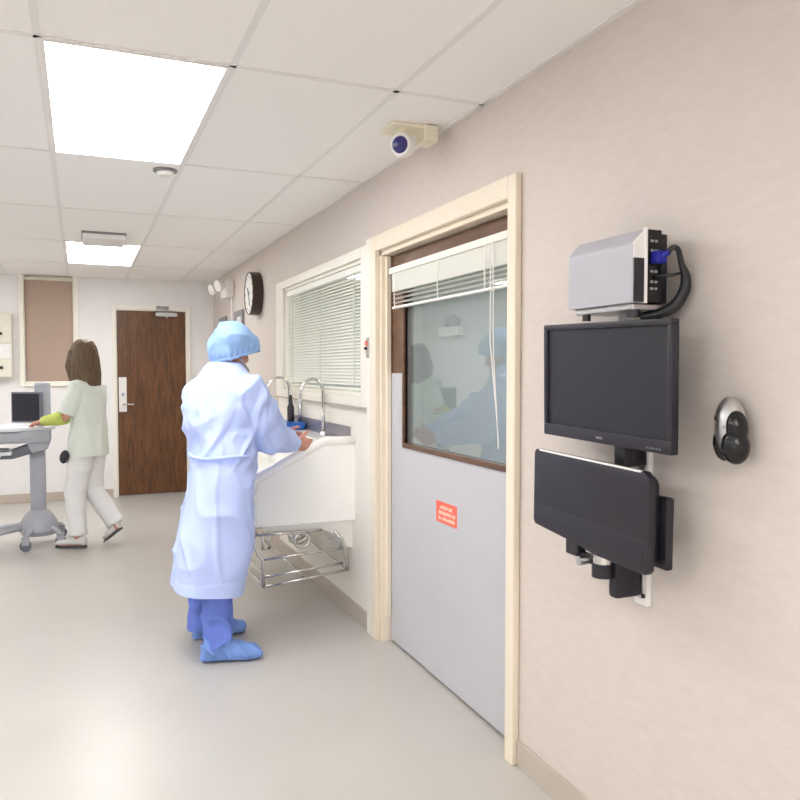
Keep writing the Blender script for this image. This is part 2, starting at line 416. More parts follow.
# back window with the tan shade
c = MB()
for a, b_ in (((SX0-.045, BY-.018, SZ0-.045), (SX0, BY, CH-.006)), ((SX1, BY-.018, SZ0-.045), (SX1+.045, BY, CH-.006)), ((SX0, BY-.03, SZ0-.045), (SX1, BY, SZ0))):
    c.box(a, b_, .004)
c.box((SX0-.001, BY, SZ0), (SX0+.012, BY+.12, CH)); c.box((SX1-.012, BY, SZ0), (SX1+.001, BY+.12, CH)); c.box((SX0, BY, SZ0-.001), (SX1, BY+.12, SZ0+.012))
c.box((SX0, BY+.1, SZ0), (SX1, BY+.12, CH))
struct(c.build('window_2', 'white_trim'))
rs = thing('roller_shade', 'tan shade filling the tall framed opening left of the wooden door', 'shade', (-.315, BY+.05, SZ0+.015))
MB().box((SX0+.016, BY+.05, SZ0+.035), (SX1-.016, BY+.054, CH-.03)).build('shade_cloth', 'shade', rs)
MB().box((SX0+.016, BY+.044, SZ0+.014), (SX1-.016, BY+.06, SZ0+.036), .004).build('hem_bar', 'shade', rs)
MB().cyl((SX0+.014, BY+.06, CH-.03), (SX1-.014, BY+.06, CH-.03), .025).build('roller', 'cabinet', rs)
# pale wall cabinet at the left edge
cb = thing('wall_cabinet', 'pale two door wall cabinet with dark pulls at the far left of the back wall', 'cabinet', (-1.0, BY-.06, 1.4))
MB().box((-1.28, BY-.12, 1.40), (-.68, BY, 2.10), .003).build('body', 'cabinet', cb)
for z0, z1 in ((1.41, 1.60), (1.78, 2.09)):
    dr = MB().box((-1.27, BY-.135, z0), (-.69, BY-.12, z1), .003).build('drawer_front', 'cabinet', cb)
    MB().box((-.86, BY-.155, z0+.085), (-.775, BY-.134, z0+.115), .004).build('pull', 'dark', dr)
MB().box((-1.27, BY-.13, 1.61), (-.69, BY-.12, 1.77), .003).build('middle_panel', 'wall_back', cb)

# ------------------------------------------------------------------ ceiling fixtures
def ceiling_light(x0, y0, label, lamp, grp):
    t = thing('ceiling_light', label, 'light', (x0+.3075, y0+.69, CH), grp)
    x1, y1 = x0+.615, y0+1.38
    m = MB()
    for a, b_ in (((x0, y0), (x0+.02, y1)), ((x1-.02, y0), (x1, y1)), ((x0+.02, y0), (x1-.02, y0+.02)), ((x0+.02, y1-.02), (x1-.02, y1))):
        m.box((a[0], a[1], CH-.007), (b_[0], b_[1], CH+.0005))
    m.build('frame', 'white_pl', t)
    MB().box((x0+.02, y0+.02, CH-.005), (x1-.02, y1-.02, CH+.0005)).build('diffuser', lamp, t)
    return t
CG = 'lit ceiling panels of the corridor'
ceiling_light(-.11, 2.70, 'large lit ceiling panel nearer the viewer above the gowned person', 'lamp', CG)
ceiling_light(-.11, 6.84, 'small far lit ceiling panel near the back wall', 'lamp', CG)
ceiling_light(-.11, -1.44, 'added unseen lit ceiling panel just behind the viewer in the middle row', 'lamp', CG)  # unseen, added with the next panel to brighten surfaces facing the viewer
ceiling_light(-.11, -2.82, 'added unseen lit ceiling panel farthest behind the viewer in the middle row', 'lamp', CG)
ceiling_light(-1.955, 2.70, 'added unseen lit ceiling panel of the left row level with the gowned person', 'lamp', CG)  # whole left row is unseen, added to light right wall and sink
ceiling_light(-1.955, 6.84, 'added unseen lit ceiling panel of the left row by the back wall', 'lamp', CG)
ceiling_light(-1.955, -.06, 'added unseen lit ceiling panel of the left row beside the viewer', 'lamp', CG)
ceiling_light(-1.955, -2.82, 'added unseen lit ceiling panel behind the viewer in the left row', 'lamp', CG)
def inner_fill(x0, y0, label): return ceiling_light(x0, y0, label, 'lamp_dim', 'unseen fill panels added to the inner room')  # unseen panels added to brighten what shows through door glass and blind
inner_fill(2.6, 4.0, 'added unseen lit ceiling panel of the inner room behind the grey door')
inner_fill(2.6, 7.0, 'added unseen lit ceiling panel of the inner room at its far end')

av = thing('air_vent', 'flat white air vent in the ceiling between the two lit panels', 'vent', (.19, 6.5, CH))
m = MB(); m.box((.03, 6.30, CH-.052), (.34, 6.32, CH-.016), .003); m.box((.03, 6.68, CH-.052), (.34, 6.70, CH-.016), .003); m.box((.03, 6.32, CH-.052), (.05, 6.68, CH-.016)); m.box((.32, 6.32, CH-.052), (.34, 6.68, CH-.016))
m.build('frame', 'white_pl', av)
for i in range(6): MB().box((.05, 6.335+i*.058, CH-.048), (.32, 6.375+i*.058, CH-.042)).build('louvre', 'white_pl', av)
MB().box((.025, 6.295, CH-.017), (.345, 6.705, CH+.001)).build('shadow_line', 'grey', av)  # grey band draws the shadow line between vent and ceiling
sp = thing('ceiling_detector', 'small round grey detector on the ceiling beside the big lit panel', 'detector', (.43, 4.23, CH-.03))
MB().lathe([(0, -.001), (.062, -.001), (.062, .010), (.05, .014), (0, .014)], (.43, 4.23, CH), (0, 0, -1)).build('base', 'grey', sp, 'auto')
MB().lathe([(0, .013), (.045, .013), (.036, .032), (0, .036)], (.43, 4.23, CH), (0, 0, -1)).build('dome', 'grid', sp, 'auto')

il = thing('indicator_lamp', 'ivory ceiling indicator lamp with a violet lens near the right wall', 'indicator lamp', (1.33, 3.1, CH-.02))
MB().box((1.235, 3.02, CH-.018), (1.39, 3.17, CH+.001), .006).build('base_plate', 'ivory', il)
MB().cyl((1.30, 3.07, CH-.015), (1.30, 3.07, CH-.055), .028, .03).build('neck', 'ivory', il, 'auto')
ax = V((-.75, -.65, -.12)).normalized(); cc = V((1.30, 3.06, CH-.088))
MB().lathe([(0, -.045), (.032, -.045), (.05, -.02), (.052, .02), (.046, .03), (0, .03)], cc, ax).build('housing', 'white_pl', il, 'auto')
MB().lathe([(0, .028), (.038, .028), (.032, .04), (0, .044)], cc, ax).build('lens', 'lensblue', il, 'auto')
MB().box((1.375, 3.0, CH-.075), (1.44, 3.1, CH-.004), .006).build('junction_box', 'ivory', il)

# emergency light, conduit, notices and clock on the right wall
el = thing('emergency_light', 'white twin head emergency light high on the right wall by the corner', 'emergency light', (WX, 8.2, 2.27))
MB().box((WX-.085, 8.04, 2.25), (WX, 8.40, 2.42), .012).build('housing', 'white_pl', el)
for y in (8.0, 8.42):
    hd = MB().lathe([(0, -.04), (.03, -.04), (.055, 0), (.058, .04), (.05, .045), (0, .045)], (WX-.15, y, 2.36), (-.8, -.35, -.25)).build('lamp_head', 'white_pl', el, 'auto')
    MB().lathe([(0, .045), (.046, .045), (.03, .054), (0, .056)], (WX-.15, y, 2.36), (-.8, -.35, -.25)).build('lens', 'clock_face', hd, 'auto')
MB().tube([(WX-.012, 8.12, 2.26), (WX-.012, 8.12, 1.2)], .011, 8).build('conduit', 'white_pl', el)
for y0, y1, z1, lab in ((8.46, 8.86, 2.075, 'dark framed notice on the right wall under the emergency light'), (7.52, 7.94, 2.085, 'dark framed notice on the right wall just under the clock')):
    t = thing('framed_notice', lab, 'frame', (WX, (y0+y1)/2, 1.80), 'framed notices by the clock')
    m = MB()
    for a, b_ in (((y0, 1.8), (y0+.07, z1)), ((y1-.07, 1.8), (y1, z1)), ((y0+.07, z1-.06), (y1-.07, z1)), ((y0+.07, 1.8), (y1-.07, 1.86))):
        m.box((WX-.025, a[0], a[1]), (WX, b_[0], b_[1]), .003)
    m.build('frame', 'grey', t)
    MB().box((WX-.012, y0+.07, 1.86), (WX, y1-.07, z1-.06)).build('sheet', 'paper', t)
ck = thing('wall_clock', 'round wall clock with a thick dark brown rim', 'clock', (WX, 6.86, 1.985))
ca = (-1, 0, 0); cc = V((WX, 6.86, 2.172))
MB().lathe([(0, -.0), (.19, 0), (.194, .02), (.192, .092), (.186, .097), (.182, .092), (.182, .07), (0, .07)], cc, ca, 40).build('rim', 'clock_rim', ck, 'auto')
MB().lathe([(0, .07), (.181, .07), (.181, .090), (0, .090)], cc, ca, 40).build('dial', 'clock_face', ck)
for h in range(12):
    t = h*math.pi/6; p = cc+V((-.089, math.sin(t)*.15, math.cos(t)*.15))
    MB().cyl(p, p+V((-.004, 0, 0)), .008, n=8).build('hour_mark', 'grey', ck)
MB().tube([cc+V((-.093, 0, 0)), cc+V((-.093, .06, .05))], .006, 6).build('hour_hand', 'grey', ck)
MB().tube([cc+V((-.095, 0, 0)), cc+V((-.095, -.04, -.11))], .004, 6).build('minute_hand', 'grey', ck)
MB().cyl(cc+V((-.088, 0, 0)), cc+V((-.100, 0, 0)), .014).build('hub', 'grey', ck)

il2 = thing('emergency_light', 'white twin head emergency light seen through the grey door glass', 'emergency light', (RX2, 8.5, 1.92))
MB().box((RX2-.08, 8.22, 1.90), (RX2, 8.78, 2.02), .01).build('housing', 'white_pl', il2)
for y in (8.38, 8.62):
    hd = MB().lathe([(0, -.05), (.05, -.04), (.075, 0), (.07, .03), (0, .035)], (RX2-.05, y, 2.085), (-1, 0, 0)).build('lamp_head', 'steel', il2, 'auto')
    MB().cyl((RX2-.05, y, 2.015), (RX2-.05, y, 2.045), .02).build('neck', 'steel', hd)

# ------------------------------------------------------------------ scrub sink
SY0, SY1 = 4.25, 5.86
sk = thing('scrub_sink', 'white wall hung surgical scrub sink with two gooseneck taps', 'sink', (1.2, 5.05, .25))
prof = [(.905, .593), (.905, .862), (1.30, 1.062), (1.5, 1.062), (1.5, .593)]
m = MB()
m.prism(prof, 'y', SY0, SY0+.035, .004); m.prism(prof, 'y', SY1-.035, SY1, .004)
m.box((.905, SY0+.03, .593), (.94, SY1-.03, .855), .004)
m.box((1.34, SY0+.03, .593), (1.5, SY1-.03, 1.06), .004)
m.prism([(.93, .60), (.93, .70), (1.36, .78), (1.36, .60)], 'y', SY0+.03, SY1-.03)
m.build('basin', 'porc', sk)
m = MB()
for y in (SY0+.012, SY1-.012):
    m.tube([(.898, y, .81), (.898, y, .855), (.912, y, .872), (1.29, y, 1.062), (1.32, y, 1.07), (1.497, y, 1.07)], [.02, .026, .028, .028, .028, .026], 12)
m.tube([(.905, SY0, .866), (.905, SY1, .866)], .027, 12)
m.build('rim', 'porc', sk, True)
m = MB(); m.prism([(.94, .594), (.97, .555), (1.33, .535), (1.39, .50), (1.43, .43), (1.5, .415), (1.5, .594)], 'y', SY0+.05, SY1-.05, .004)
m.build('underside_housing', 'porc', sk)
m = MB(); m.box((WX-.012, 4.325, 1.05), (WX, 5.80, 1.146), .002); m.build('splash_panel', 'splash', sk)
def faucet(y, xs):
    pts = [(1.45, y, 1.06), (1.45, y, 1.34)]
    r = (1.45-xs)/2
    for k in range(9):
        t = math.pi*k/8; pts.append((1.45-r+r*math.cos(t), y, 1.34+r*1.15*math.sin(t)))
    pts += [(xs-.004, y, 1.29)]
    t = MB().tube(pts, .0115, 10).build('tap', 'chrome', sk, True)
    MB().cyl((xs-.004, y, 1.30), (xs-.006, y, 1.272), .0155).build('spout_tip', 'chrome', t)
    MB().lathe([(0, 0), (.03, 0), (.03, .012), (.017, .03), (0, .03)], (1.45, y, 1.062)).build('tap_base', 'chrome', t, 'auto')
faucet(4.73, 1.30); faucet(5.60, 1.29)
MB().tube([(1.485, 5.42, 1.06), (1.485, 5.42, 1.31)], .017, 12).build('supply_pipe', 'steel', sk, True)
# chrome rack hung under the basin
rk = MB()
for y in (SY0+.03, SY1-.08):
    for z0, z1, xa, xb in ((.545, .545, .90, 1.30), (.40, .425, .945, 1.43), (.30, .335, .965, 1.43), (.242, .29, .95, 1.46)):
        rk.tube([(xa, y, z0), (xb, y, z1)], .0085, 8)
    rk.tube([(.905, y, .59), (.89, y, .52), (.92, y, .43), (.945, y, .40), (.95, y, .242)], .010, 8)
    rk.tube([(1.38, y, .53), (1.425, y, .47), (1.44, y, .42), (1.46, y, .29)], .011, 8)
    rk.tube([(.985, y, .56), (.985, y, .46), (.945, y, .46), (.945, y, .56)], .008, 8)
for x, z in ((.90, .53), (.945, .40), (.965, .30), (.95, .242), (1.2, .265), (1.44, .42), (1.46, .29)):
    rk.tube([(x, SY0+.03, z), (x, SY1-.08, z)], .0075, 8)
rk.build('under_rack', 'chrome', sk, True)
m = MB()
m.tube([(1.19, 4.6, .56), (1.19, 4.6, .47), (1.20, 4.6, .43), (1.24, 4.6, .41), (1.29, 4.6, .43), (1.30, 4.6, .48), (1.34, 4.6, .51), (1.44, 4.6, .51)], .022, 12)
m.build('drain_trap', 'chrome', sk, True)
MB().tube([(1.19+.045*math.cos(t), 4.32, .485+.045*math.sin(t)) for t in [k*math.pi/8 for k in range(16)]], .009, 8, closed=True).build('knee_valve_ring', 'chrome', sk, True)
MB().tube([(1.19, 4.32, .53), (1.19, 4.34, .57)], .02, 12).build('valve_stem', 'steel', sk, True)
# blue tray on the sink ledge
tr = thing('soap_tray', 'small blue tray with a black bottle on the sink ledge', 'tray', (1.41, 5.38, 1.065))
MB().prism([(1.345, 1.0655), (1.335, 1.112), (1.475, 1.112), (1.465, 1.0655)], 'y', 5.24, 5.53, .004).build('tray', 'blue_tray', tr)
bt = tag(MB().lathe([(0, 0), (.024, 0), (.026, .01), (.026, .10), (.014, .13), (.010, .19), (0, .19)], (1.42, 5.45, 1.1125)).build('soap_bottle', 'black', None, 'auto'), 'slim black bottle standing in the blue tray by the far tap', 'bottle')
tr['label'] = 'small blue tray on the ledge of the scrub sink'

# ------------------------------------------------------------------ wall workstation
wt = thing('wall_track', 'vertical silver rail on the right wall behind screen and tray', 'rail', (WX-.01, 1.735, .81))
MB().box((WX-.018, 1.705, .81), (WX, 1.762, 1.86), .004).build('rail', 'silver_light', wt)
MB().box((WX-.020, 1.724, .83), (WX-.016, 1.742, 1.85)).build('channel', 'steel', wt)
for z in (.84, 1.82): MB().cyl((WX-.024, 1.718, z), (WX-.016, 1.718, z), .006, n=12).build('screw', 'dark', wt)
# monitor
mo = thing('monitor', 'black flat screen monitor on the right wall below the computer', 'monitor', (1.38, 1.735, 1.29))
T = Matrix.Translation((1.375, 1.762, 1.452)) @ Matrix.Rotation(math.radians(1.2), 4, 'X') @ Matrix.Rotation(math.radians(-1.5), 4, 'Y') @ Matrix.Rotation(math.radians(0), 4, 'Z')
hw, hh = .283, .172
m = MB(); m.T = T
for a, b_ in (((-.022, -hw, -hh), (.004, hw, -hh+.036)), ((-.022, -hw, hh-.018), (.004, hw, hh)), ((-.022, -hw, -hh+.034), (.004, -hw+.018, hh-.016)), ((-.022, hw-.018, -hh+.034), (.004, hw, hh-.016))):
    m.box(a, b_, .004)
m.build('bezel', 'bezel', mo, 'auto')
m = MB(); m.T = T; m.box((-.014, -hw+.014, -hh+.03), (.003, hw-.014, hh-.014)); m.build('screen', 'screen', mo)
m = MB(); m.T = T; m.box((.002, -hw+.03, -hh+.03), (.030, hw-.03, hh-.03), .01); m.box((.026, -.09, -.07), (.06, .09, .07), .006); m.build('back_shell', 'black', mo, 'auto')
for i in range(5):
    m = MB(); m.T = T; m.box((-.0235, -.20-.012*i, -hh+.010), (-.0215, -.194-.012*i, -hh+.014)); m.build('button', 'cart_dark', mo)
m = MB(); m.T = T; m.box((-.0226, -.012, -hh+.013), (-.0215, .016, -hh+.019)); m.build('badge', 'grey', mo)
m = MB(); m.box((1.41, 1.70, 1.40), (1.4825, 1.765, 1.49), .008); m.build('mount_bracket', 'black', mo, 'auto')
m = MB(); m.box((1.40, 1.712, 1.215), (1.4825, 1.757, 1.30), .006); m.build('lower_bracket', 'black', mo, 'auto')
# keyboard tray, folded up
kt = thing('keyboard_tray', 'folded up black keyboard tray on the right wall below the monitor', 'keyboard tray', (1.38, 1.735, .83))
T = Matrix.Translation((1.352, 1.81, 1.10)) @ Matrix.Rotation(math.radians(-1.5), 4, 'Z') @ Matrix.Rotation(math.radians(1.0), 4, 'X')
def rrect(hw, hh, r, cut_=0):
    pts = []
    for cx, cz, a in ((hw-r, hh-r, 0), (-hw+r, hh-r, 90), (-hw+r, -hh+r, 180), (hw-r, -hh+r, 270)):
        for k in range(5):
            t = math.radians(a+k*22.5); pts.append((cx+r*math.cos(t), cz+r*math.sin(t)))
    return pts
m = MB(); m.T = T; m.prism([(.278, .12), (.268, .131), (-.255, .131), (-.272, .118), (-.278, .10), (-.278, -.125), (-.268, -.137), (-.05, -.137), (.06, -.125), (.268, -.112), (.278, -.10)], 'x', -.012, .012, .004); m.build('tray_board', 'bezel', kt, 'auto')
m = MB(); m.T = T; m.box((-.0125, -.245, .1265), (-.004, .25, .1325), .002); m.build('edge_highlight', 'silver_light', kt)  # pale strip paints the highlight along the board's top edge
m = MB(); m.T = T; m.prism(rrect(.265, .118, .03), 'x', .014, .034, .004); m.build('keyboard_shell', 'black', kt, 'auto')
m = MB(); m.T = T; m.prism([(.265, -.045), (-.262, -.045), (-.262, -.128), (-.05, -.128), (.06, -.117), (.265, -.104)], 'x', -.0135, .0, .002) ; m.build('palm_rest', 'bezel', kt, 'auto')
m = MB(); m.T = T; m.prism([(-.292, -.125), (-.292, .065), (-.22, .065), (-.22, -.125)], 'x', .036, .06, .006); m.build('mouse_pad_plate', 'black', kt, 'auto')
m = MB(); m.cyl((1.375, 1.768, .935), (1.375, 1.768, .985), .028); m.build('pivot_drum', 'chrome', kt, 'auto')
m = MB(); m.cyl((1.375, 1.768, .895), (1.375, 1.768, .935), .031); m.box((1.392, 1.728, .835), (1.4825, 1.768, .985), .012); m.build('swing_arm', 'bezel', kt, 'auto')
m = MB(); m.box((1.345, 1.85, .935), (1.38, 1.91, .985), .006); m.box((1.355, 1.79, .925), (1.38, 1.86, .95), .004); m.build('tilt_clamp', 'black', kt)
m = MB(); m.cyl((1.325, 1.815, .935), (1.36, 1.815, .935), .014, n=14); m.build('clamp_knob', 'steel', kt, 'auto')
# small computer on its shelf
pc = thing('computer', 'silver slim desktop computer above the black monitor', 'computer', (1.38, 1.735, 1.64))
Y0, Y1 = 1.60, 1.885
m = MB(); m.prism([(1.331, 1.665), (1.331, 1.815), (1.336, 1.825), (1.366, 1.858), (1.385, 1.860), (1.385, 1.665)], 'y', Y0+.004, Y1, .003); m.build('side_cover', 'silver', pc)
m = MB(); m.prism([(1.345, 1.668), (1.345, 1.815), (1.372, 1.853), (1.462, 1.853), (1.462, 1.668)], 'y', Y0+.02, Y1-.01, .003); m.build('case', 'black', pc)
m = MB(); m.prism([(1.333, 1.782), (1.334, 1.822), (1.370, 1.858), (1.370, 1.782)], 'y', Y0, Y0+.006); m.build('vent_strip', 'silver_light', pc)
m = MB(); m.box((1.336, Y0, 1.668), (1.368, Y0+.006, 1.782)); m.build('grille', 'black', pc)
m = MB(); m.box((1.367, Y0-.004, 1.664), (1.376, Y0+.008, 1.862), .002); m.build('edge_band', 'silver_light', pc)
m = MB(); m.box((1.376, Y0-.001, 1.667), (1.424, Y0+.024, 1.858), .002); m.build('port_panel', 'blackg', pc)
for z in (1.70, 1.718, 1.745, 1.80, 1.825):
    for x in (1.386, 1.40): MB().box((x, Y0-.003, z), (x+.009, Y0, z+.006)).build('port', 'ports', pc)
m = MB(); m.box((1.388, Y0-.028, 1.768), (1.418, Y0, 1.80), .003); m.cyl((1.404, Y0-.025, 1.787), (1.412, Y0-.042, 1.795), .008); m.build('video_plug', 'blue_plug', pc)
m = MB(); m.curve([(1.408, Y0-.036, 1.79), (1.42, Y0-.046, 1.806), (1.436, Y0-.048, 1.80), (1.456, Y0-.04, 1.765), (1.474, Y0-.035, 1.735), (1.476, Y0-.03, 1.70), (1.462, Y0-.01, 1.66), (1.43, Y0+.02, 1.638), (1.40, Y0+.05, 1.632)], [.006, .007, .007, .008, .013, .015, .016, .014, .012], 12)
m.tube([(1.40, Y0-.005, 1.735), (1.43, Y0-.03, 1.737), (1.465, Y0-.035, 1.745)], .004, 8); m.build('cable', 'black', pc, True)
m = MB(); m.box((1.345, 1.615, 1.648), (1.47, 1.87, 1.665), .004); m.box((1.455, 1.64, 1.65), (1.472, 1.83, 1.82), .003); m.build('shelf', 'steel', pc)
m = MB(); m.box((1.42, 1.70, 1.625), (1.4825, 1.77, 1.66), .004); m.build('shelf_arm', 'silver_light', pc)
for y in (1.635, 1.835): 
    m = MB(); m.cyl((1.36, y, 1.63), (1.36, y, 1.649), .012 if y > 1.7 else .02, n=14); m.build('rubber_foot', 'black', pc, 'auto')

# silver and black handset on the wall
hs = thing('wall_handset', 'silver and black oval handset clipped to the right wall beside the monitor', 'handset', (1.47, 1.41, 1.27))
c0 = V((WX-.032, 1.392, 1.340)); axs = (V((0, 1, -.10)), V((1, 0, 0)), V((0, .10, 1)))
MB().ell(c0+V((0, .006, .006)), axs, (.043, .036, .078), 24, 16).build('shell', 'steel', hs, True)
m = MB(); m.ell(c0+V((-.012, -.019, -.036)), axs, (.033, .034, .044), 24, 14); m.ell(c0+V((-.014, -.025, .010)), axs, (.023, .028, .042), 24, 14)
me = remesh(m, .003, 4); link('grip', me, 'blackg', hs, True)
MB().ell(c0+V((.002, .030, -.032)), axs, (.022, .03, .045), 16, 10).build('side_grip', 'blackg', hs, True)
MB().cyl(c0+V((-.026, .026, .03)), c0+V((-.030, .028, .03)), .0075).build('button', 'dark', hs)
MB().ell(c0+V((-.044, -.013, .012)), ((0, 1, 0), (1, 0, 0), (0, 0, 1)), (.003, .002, .003), 8, 6).build('status_light', 'ports', hs, True)

# ------------------------------------------------------------------ people
def hand(mb, w, d, n, t, curl=.35, k=1.):
    """w wrist, d finger direction, n palm normal, t towards the thumb"""
    w, d, n, t = V(w), V(d).normalized(), V(n).normalized(), V(t).normalized()
    n = (n-d*n.dot(d)).normalized(); t = (t-d*t.dot(d)-n*t.dot(n)).normalized()
    mb.ell(w+d*.050*k, (d, t, n), (.058*k, .041*k, .019*k), 14, 10)
    mb.tube([w-d*.03, w+d*.02], [.026*k, .024*k], 10)
    for off, L, b in ((.031, .074, .0), (.011, .083, .05), (-.010, .077, .1), (-.030, .060, .2)):
        p = w+d*(.080-abs(off)*.2)*k+t*off*k; pts = [p-d*.02*k, p]; dd = d+t*off*2.5; dd.normalize(); a = curl+b
        for fr in (.45, .31, .24):
            dd = (dd*math.cos(a*.6)+n*math.sin(a*.6)).normalized(); p = p+dd*L*fr*k; pts.append(p)
        mb.tube(pts, [.0098*k, .0096*k, .009*k, .0082*k, .0068*k], 10, roundcap=True)
    p = w+d*.022*k+t*.026*k; dd = (d*.7+t*.75+n*.25).normalized()
    pts = [p, p+dd*.040*k]; dd = (dd+d*.5+n*.3).normalized(); pts.append(pts[-1]+dd*.032*k); dd = (dd+n*.2+d*.2).normalized(); pts.append(pts[-1]+dd*.024*k)
    mb.tube(pts, [.015*k, .012*k, .0105*k, .008*k], 10, roundcap=True)

def head(mb, c, f, u, k=1.):
    """c middle of the skull, f where the face looks, u towards the crown"""
    c, f, u = V(c), V(f).normalized(), V(u); u = (u-f*u.dot(f)).normalized(); s = f.cross(u)
    P = lambda a, b, e: c+f*a*k+s*b*k+u*e*k
    mb.ell(P(-.012, 0, .025), (f, s, u), (.096*k, .076*k, .090*k), 20, 14)
    mb.ell(P(.028, 0, -.045), (f, s, u), (.062*k, .058*k, .078*k), 18, 12)
    mb.ell(P(.050, 0, -.098), (f, s, u), (.030*k, .032*k, .022*k), 12, 8)
    mb.tube([P(.084, 0, .012), P(.098, 0, -.015), P(.110, 0, -.036), P(.090, 0, -.046)], [.009*k, .012*k, .016*k, .013*k], 8)
    for q in (-1, 1):
        mb.ell(P(.104, .011*q, -.039), (f, s, u), (.010*k, .009*k, .008*k), 8, 6)
        mb.tube([P(.078, .018*q, .024), P(.078, .034*q, .027), P(.066, .050*q, .020)], .010*k, 8)
        mb.ell(P(.060, .040*q, -.030), (f, s, u), (.026*k, .026*k, .024*k), 10, 8)
        mb.ell(P(-.008, .078*q, -.015), (f*.9+s*q*.35, s*q, u), (.020*k, .009*k, .033*k), 12, 8)
    mb.ell(P(.088, 0, -.066), (f, s, u), (.010*k, .024*k, .007*k), 10, 6); mb.ell(P(.086, 0, -.077), (f, s, u), (.011*k, .021*k, .008*k), 10, 6)
    return P

def torso(mb, secs, ang, n=28, sq=0.):
    """secs: (x, y, z, front-back radius, side radius); ang turns the front from +x"""
    c, s = math.cos(ang), math.sin(ang); R = []
    for sec in secs:
        x, y, z, a, b = sec[:5]; cc, ss = (math.cos(sec[5]), math.sin(sec[5])) if len(sec) > 5 else (c, s)
        e = 1-sq*min(1, max(0, (1.05-z)/.35)); pw = lambda v: math.copysign(abs(v)**e, v)
        R.append([(x+cc*a*pw(math.cos(t))-ss*b*pw(math.sin(t)), y+ss*a*pw(math.cos(t))+cc*b*pw(math.sin(t)), z) for t in [2*math.pi*i/n for i in range(n)]])
    mb.loft(R)

def foot(mb, heel, toe, h=.085, w=.045):
    heel, toe = V(heel), V(toe); d = (toe-heel); L = d.length; d.normalize(); s = V((-d.y, d.x, 0)).normalized(); u = s.cross(d)*-1
    if u.z < 0: u = -u
    R = []
    for a, ww, hh in ((.0, .45, .5), (.03, .68, .85), (.12, .74, 1.), (.28, .74, 1.0), (.42, .82, .82), (.58, .98, .62), (.74, 1.05, .50), (.88, .95, .42), (.97, .70, .34), (1., .40, .22)):
        p = heel+d*L*a; r = []
        for i in range(16):
            t = 2*math.pi*i/16; r.append(p+s*ww*w*math.cos(t)+u*(hh*h*(.5+.5*max(-.96, math.sin(t)*1.15 if math.sin(t) < 0 else math.sin(t)))))
        R.append(r)
    mb.loft(R)

# --- gowned person at the sink
A = math.radians(32)
man = thing('person', 'person in pale blue gown and blue cap washing hands at the scrub sink', 'person', (.66, 4.05, 0))
hc = V((.755, 4.075, 1.598)); hf = V((.62, .70, -.42)); hu = V((.28, .2, 1))
sR, sL = V((.790, 3.935, 1.395)), V((.607, 4.235, 1.365))
eR, eL = V((.945, 4.02, 1.13)), V((.83, 4.40, 1.17))
wR, wL = V((1.125, 4.21, 1.072)), V((1.10, 4.40, 1.095))
bd = MB()
P = head(bd, hc, hf, hu)
bd.tube([(.69, 4.065, 1.36), (.70, 4.065, 1.47), hc+V((-.022, -.015, -.055))], [.075, .058, .056], 14)
torso(bd, [(.665, 4.06, .86, .105, .155, 0), (.67, 4.06, 1.0, .105, .15, .1), (.68, 4.06, 1.15, .105, .145, A), (.69, 4.07, 1.28, .115, .165, A), (.695, 4.075, 1.38, .105, .17, A), (.70, 4.075, 1.44, .07, .10, A)], 0)
for S, E_, W_ in ((sR, eR, wR), (sL, eL, wL)):
    bd.tube([S.lerp(E_, .14), S.lerp(E_, .5), E_], [.050, .047, .040], 14, roundcap=True); bd.tube([E_, E_.lerp(W_, .35), W_], [.040, .040, .026], 14, roundcap=True)
hand(bd, wR, (.85, .40, -.22), (-.35, .8, .15), (0, 0.1, 1), .40, 1.0)
hand(bd, wL, (.86, -.35, -.10), (-.1, -.9, -.2), (.2, 0, 1), .40, 1.0)
for hp, kn, an in (((.66, 3.985, .92), (.632, 3.93, .50), (.615, 3.905, .09)), ((.66, 4.145, .92), (.620, 4.20, .50), (.605, 4.25, .09))):
    bd.tube([hp, V(hp).lerp(V(kn), .5), kn, V(kn).lerp(V(an), .35), an], [.088, .075, .056, .055, .037], 14, roundcap=True)
foot(bd, (.57, 3.905, .02), (.81, 3.87, .02), .08, .038); foot(bd, (.57, 4.265, .02), (.81, 4.295, .02), .08, .038)
link('body', remesh(bd, .0055, 5), 'skin', man, True)
for q in (-1, 1): MB().ell(P(.080, .031*q, .004), ((1, 0, 0), (0, 1, 0), (0, 0, 1)), (.012, .012, .012), 12, 8).build('eye', 'eye', man, True)
# gown: bodice and skirt in one, sleeves joined on
gn = MB()
torso(gn, [(.585, 4.06, .26, .180, .262, 0), (.605, 4.06, .40, .184, .262, 0), (.643, 4.06, .60, .184, .255, 0), (.672, 4.06, .80, .172, .245, .05), (.685, 4.06, .95, .165, .235, .1),
           (.690, 4.06, 1.06, .160, .220, .25), (.680, 4.07, 1.18, .158, .215, A), (.678, 4.07, 1.29, .160, .222, A), (.688, 4.075, 1.38, .142, .212, A), (.698, 4.075, 1.44, .118, .175, A),
           (.702, 4.073, 1.49, .098, .132, A), (.702, 4.07, 1.53, .078, .088, A)], 0, 48, .30)
for S, E_, W_, rr in ((sR, eR, wR, (.098, .105, .092, .074, .040)), (sL, eL, wL, (.105, .100, .086, .068, .040))):
    inn = S.lerp(V((.69, 4.07, 1.36)), .45)
    gn.tube([inn, S, S.lerp(E_, .55), E_+V((-.01, -.012, -.01)), E_.lerp(W_, .5), W_+(W_-E_).normalized()*-.012], [.085, rr[0], rr[1], rr[2], rr[3], rr[4]], 20)
gm = remesh(gn, .0095, 6)
def crease(p, sc, off, k=1.6):
    a = noise.noise(V((p[0]*sc[0]+off, p[1]*sc[1]+off*1.7, p[2]*sc[2]-off)))
    return max(0, 1-abs(a)*4.5)**k
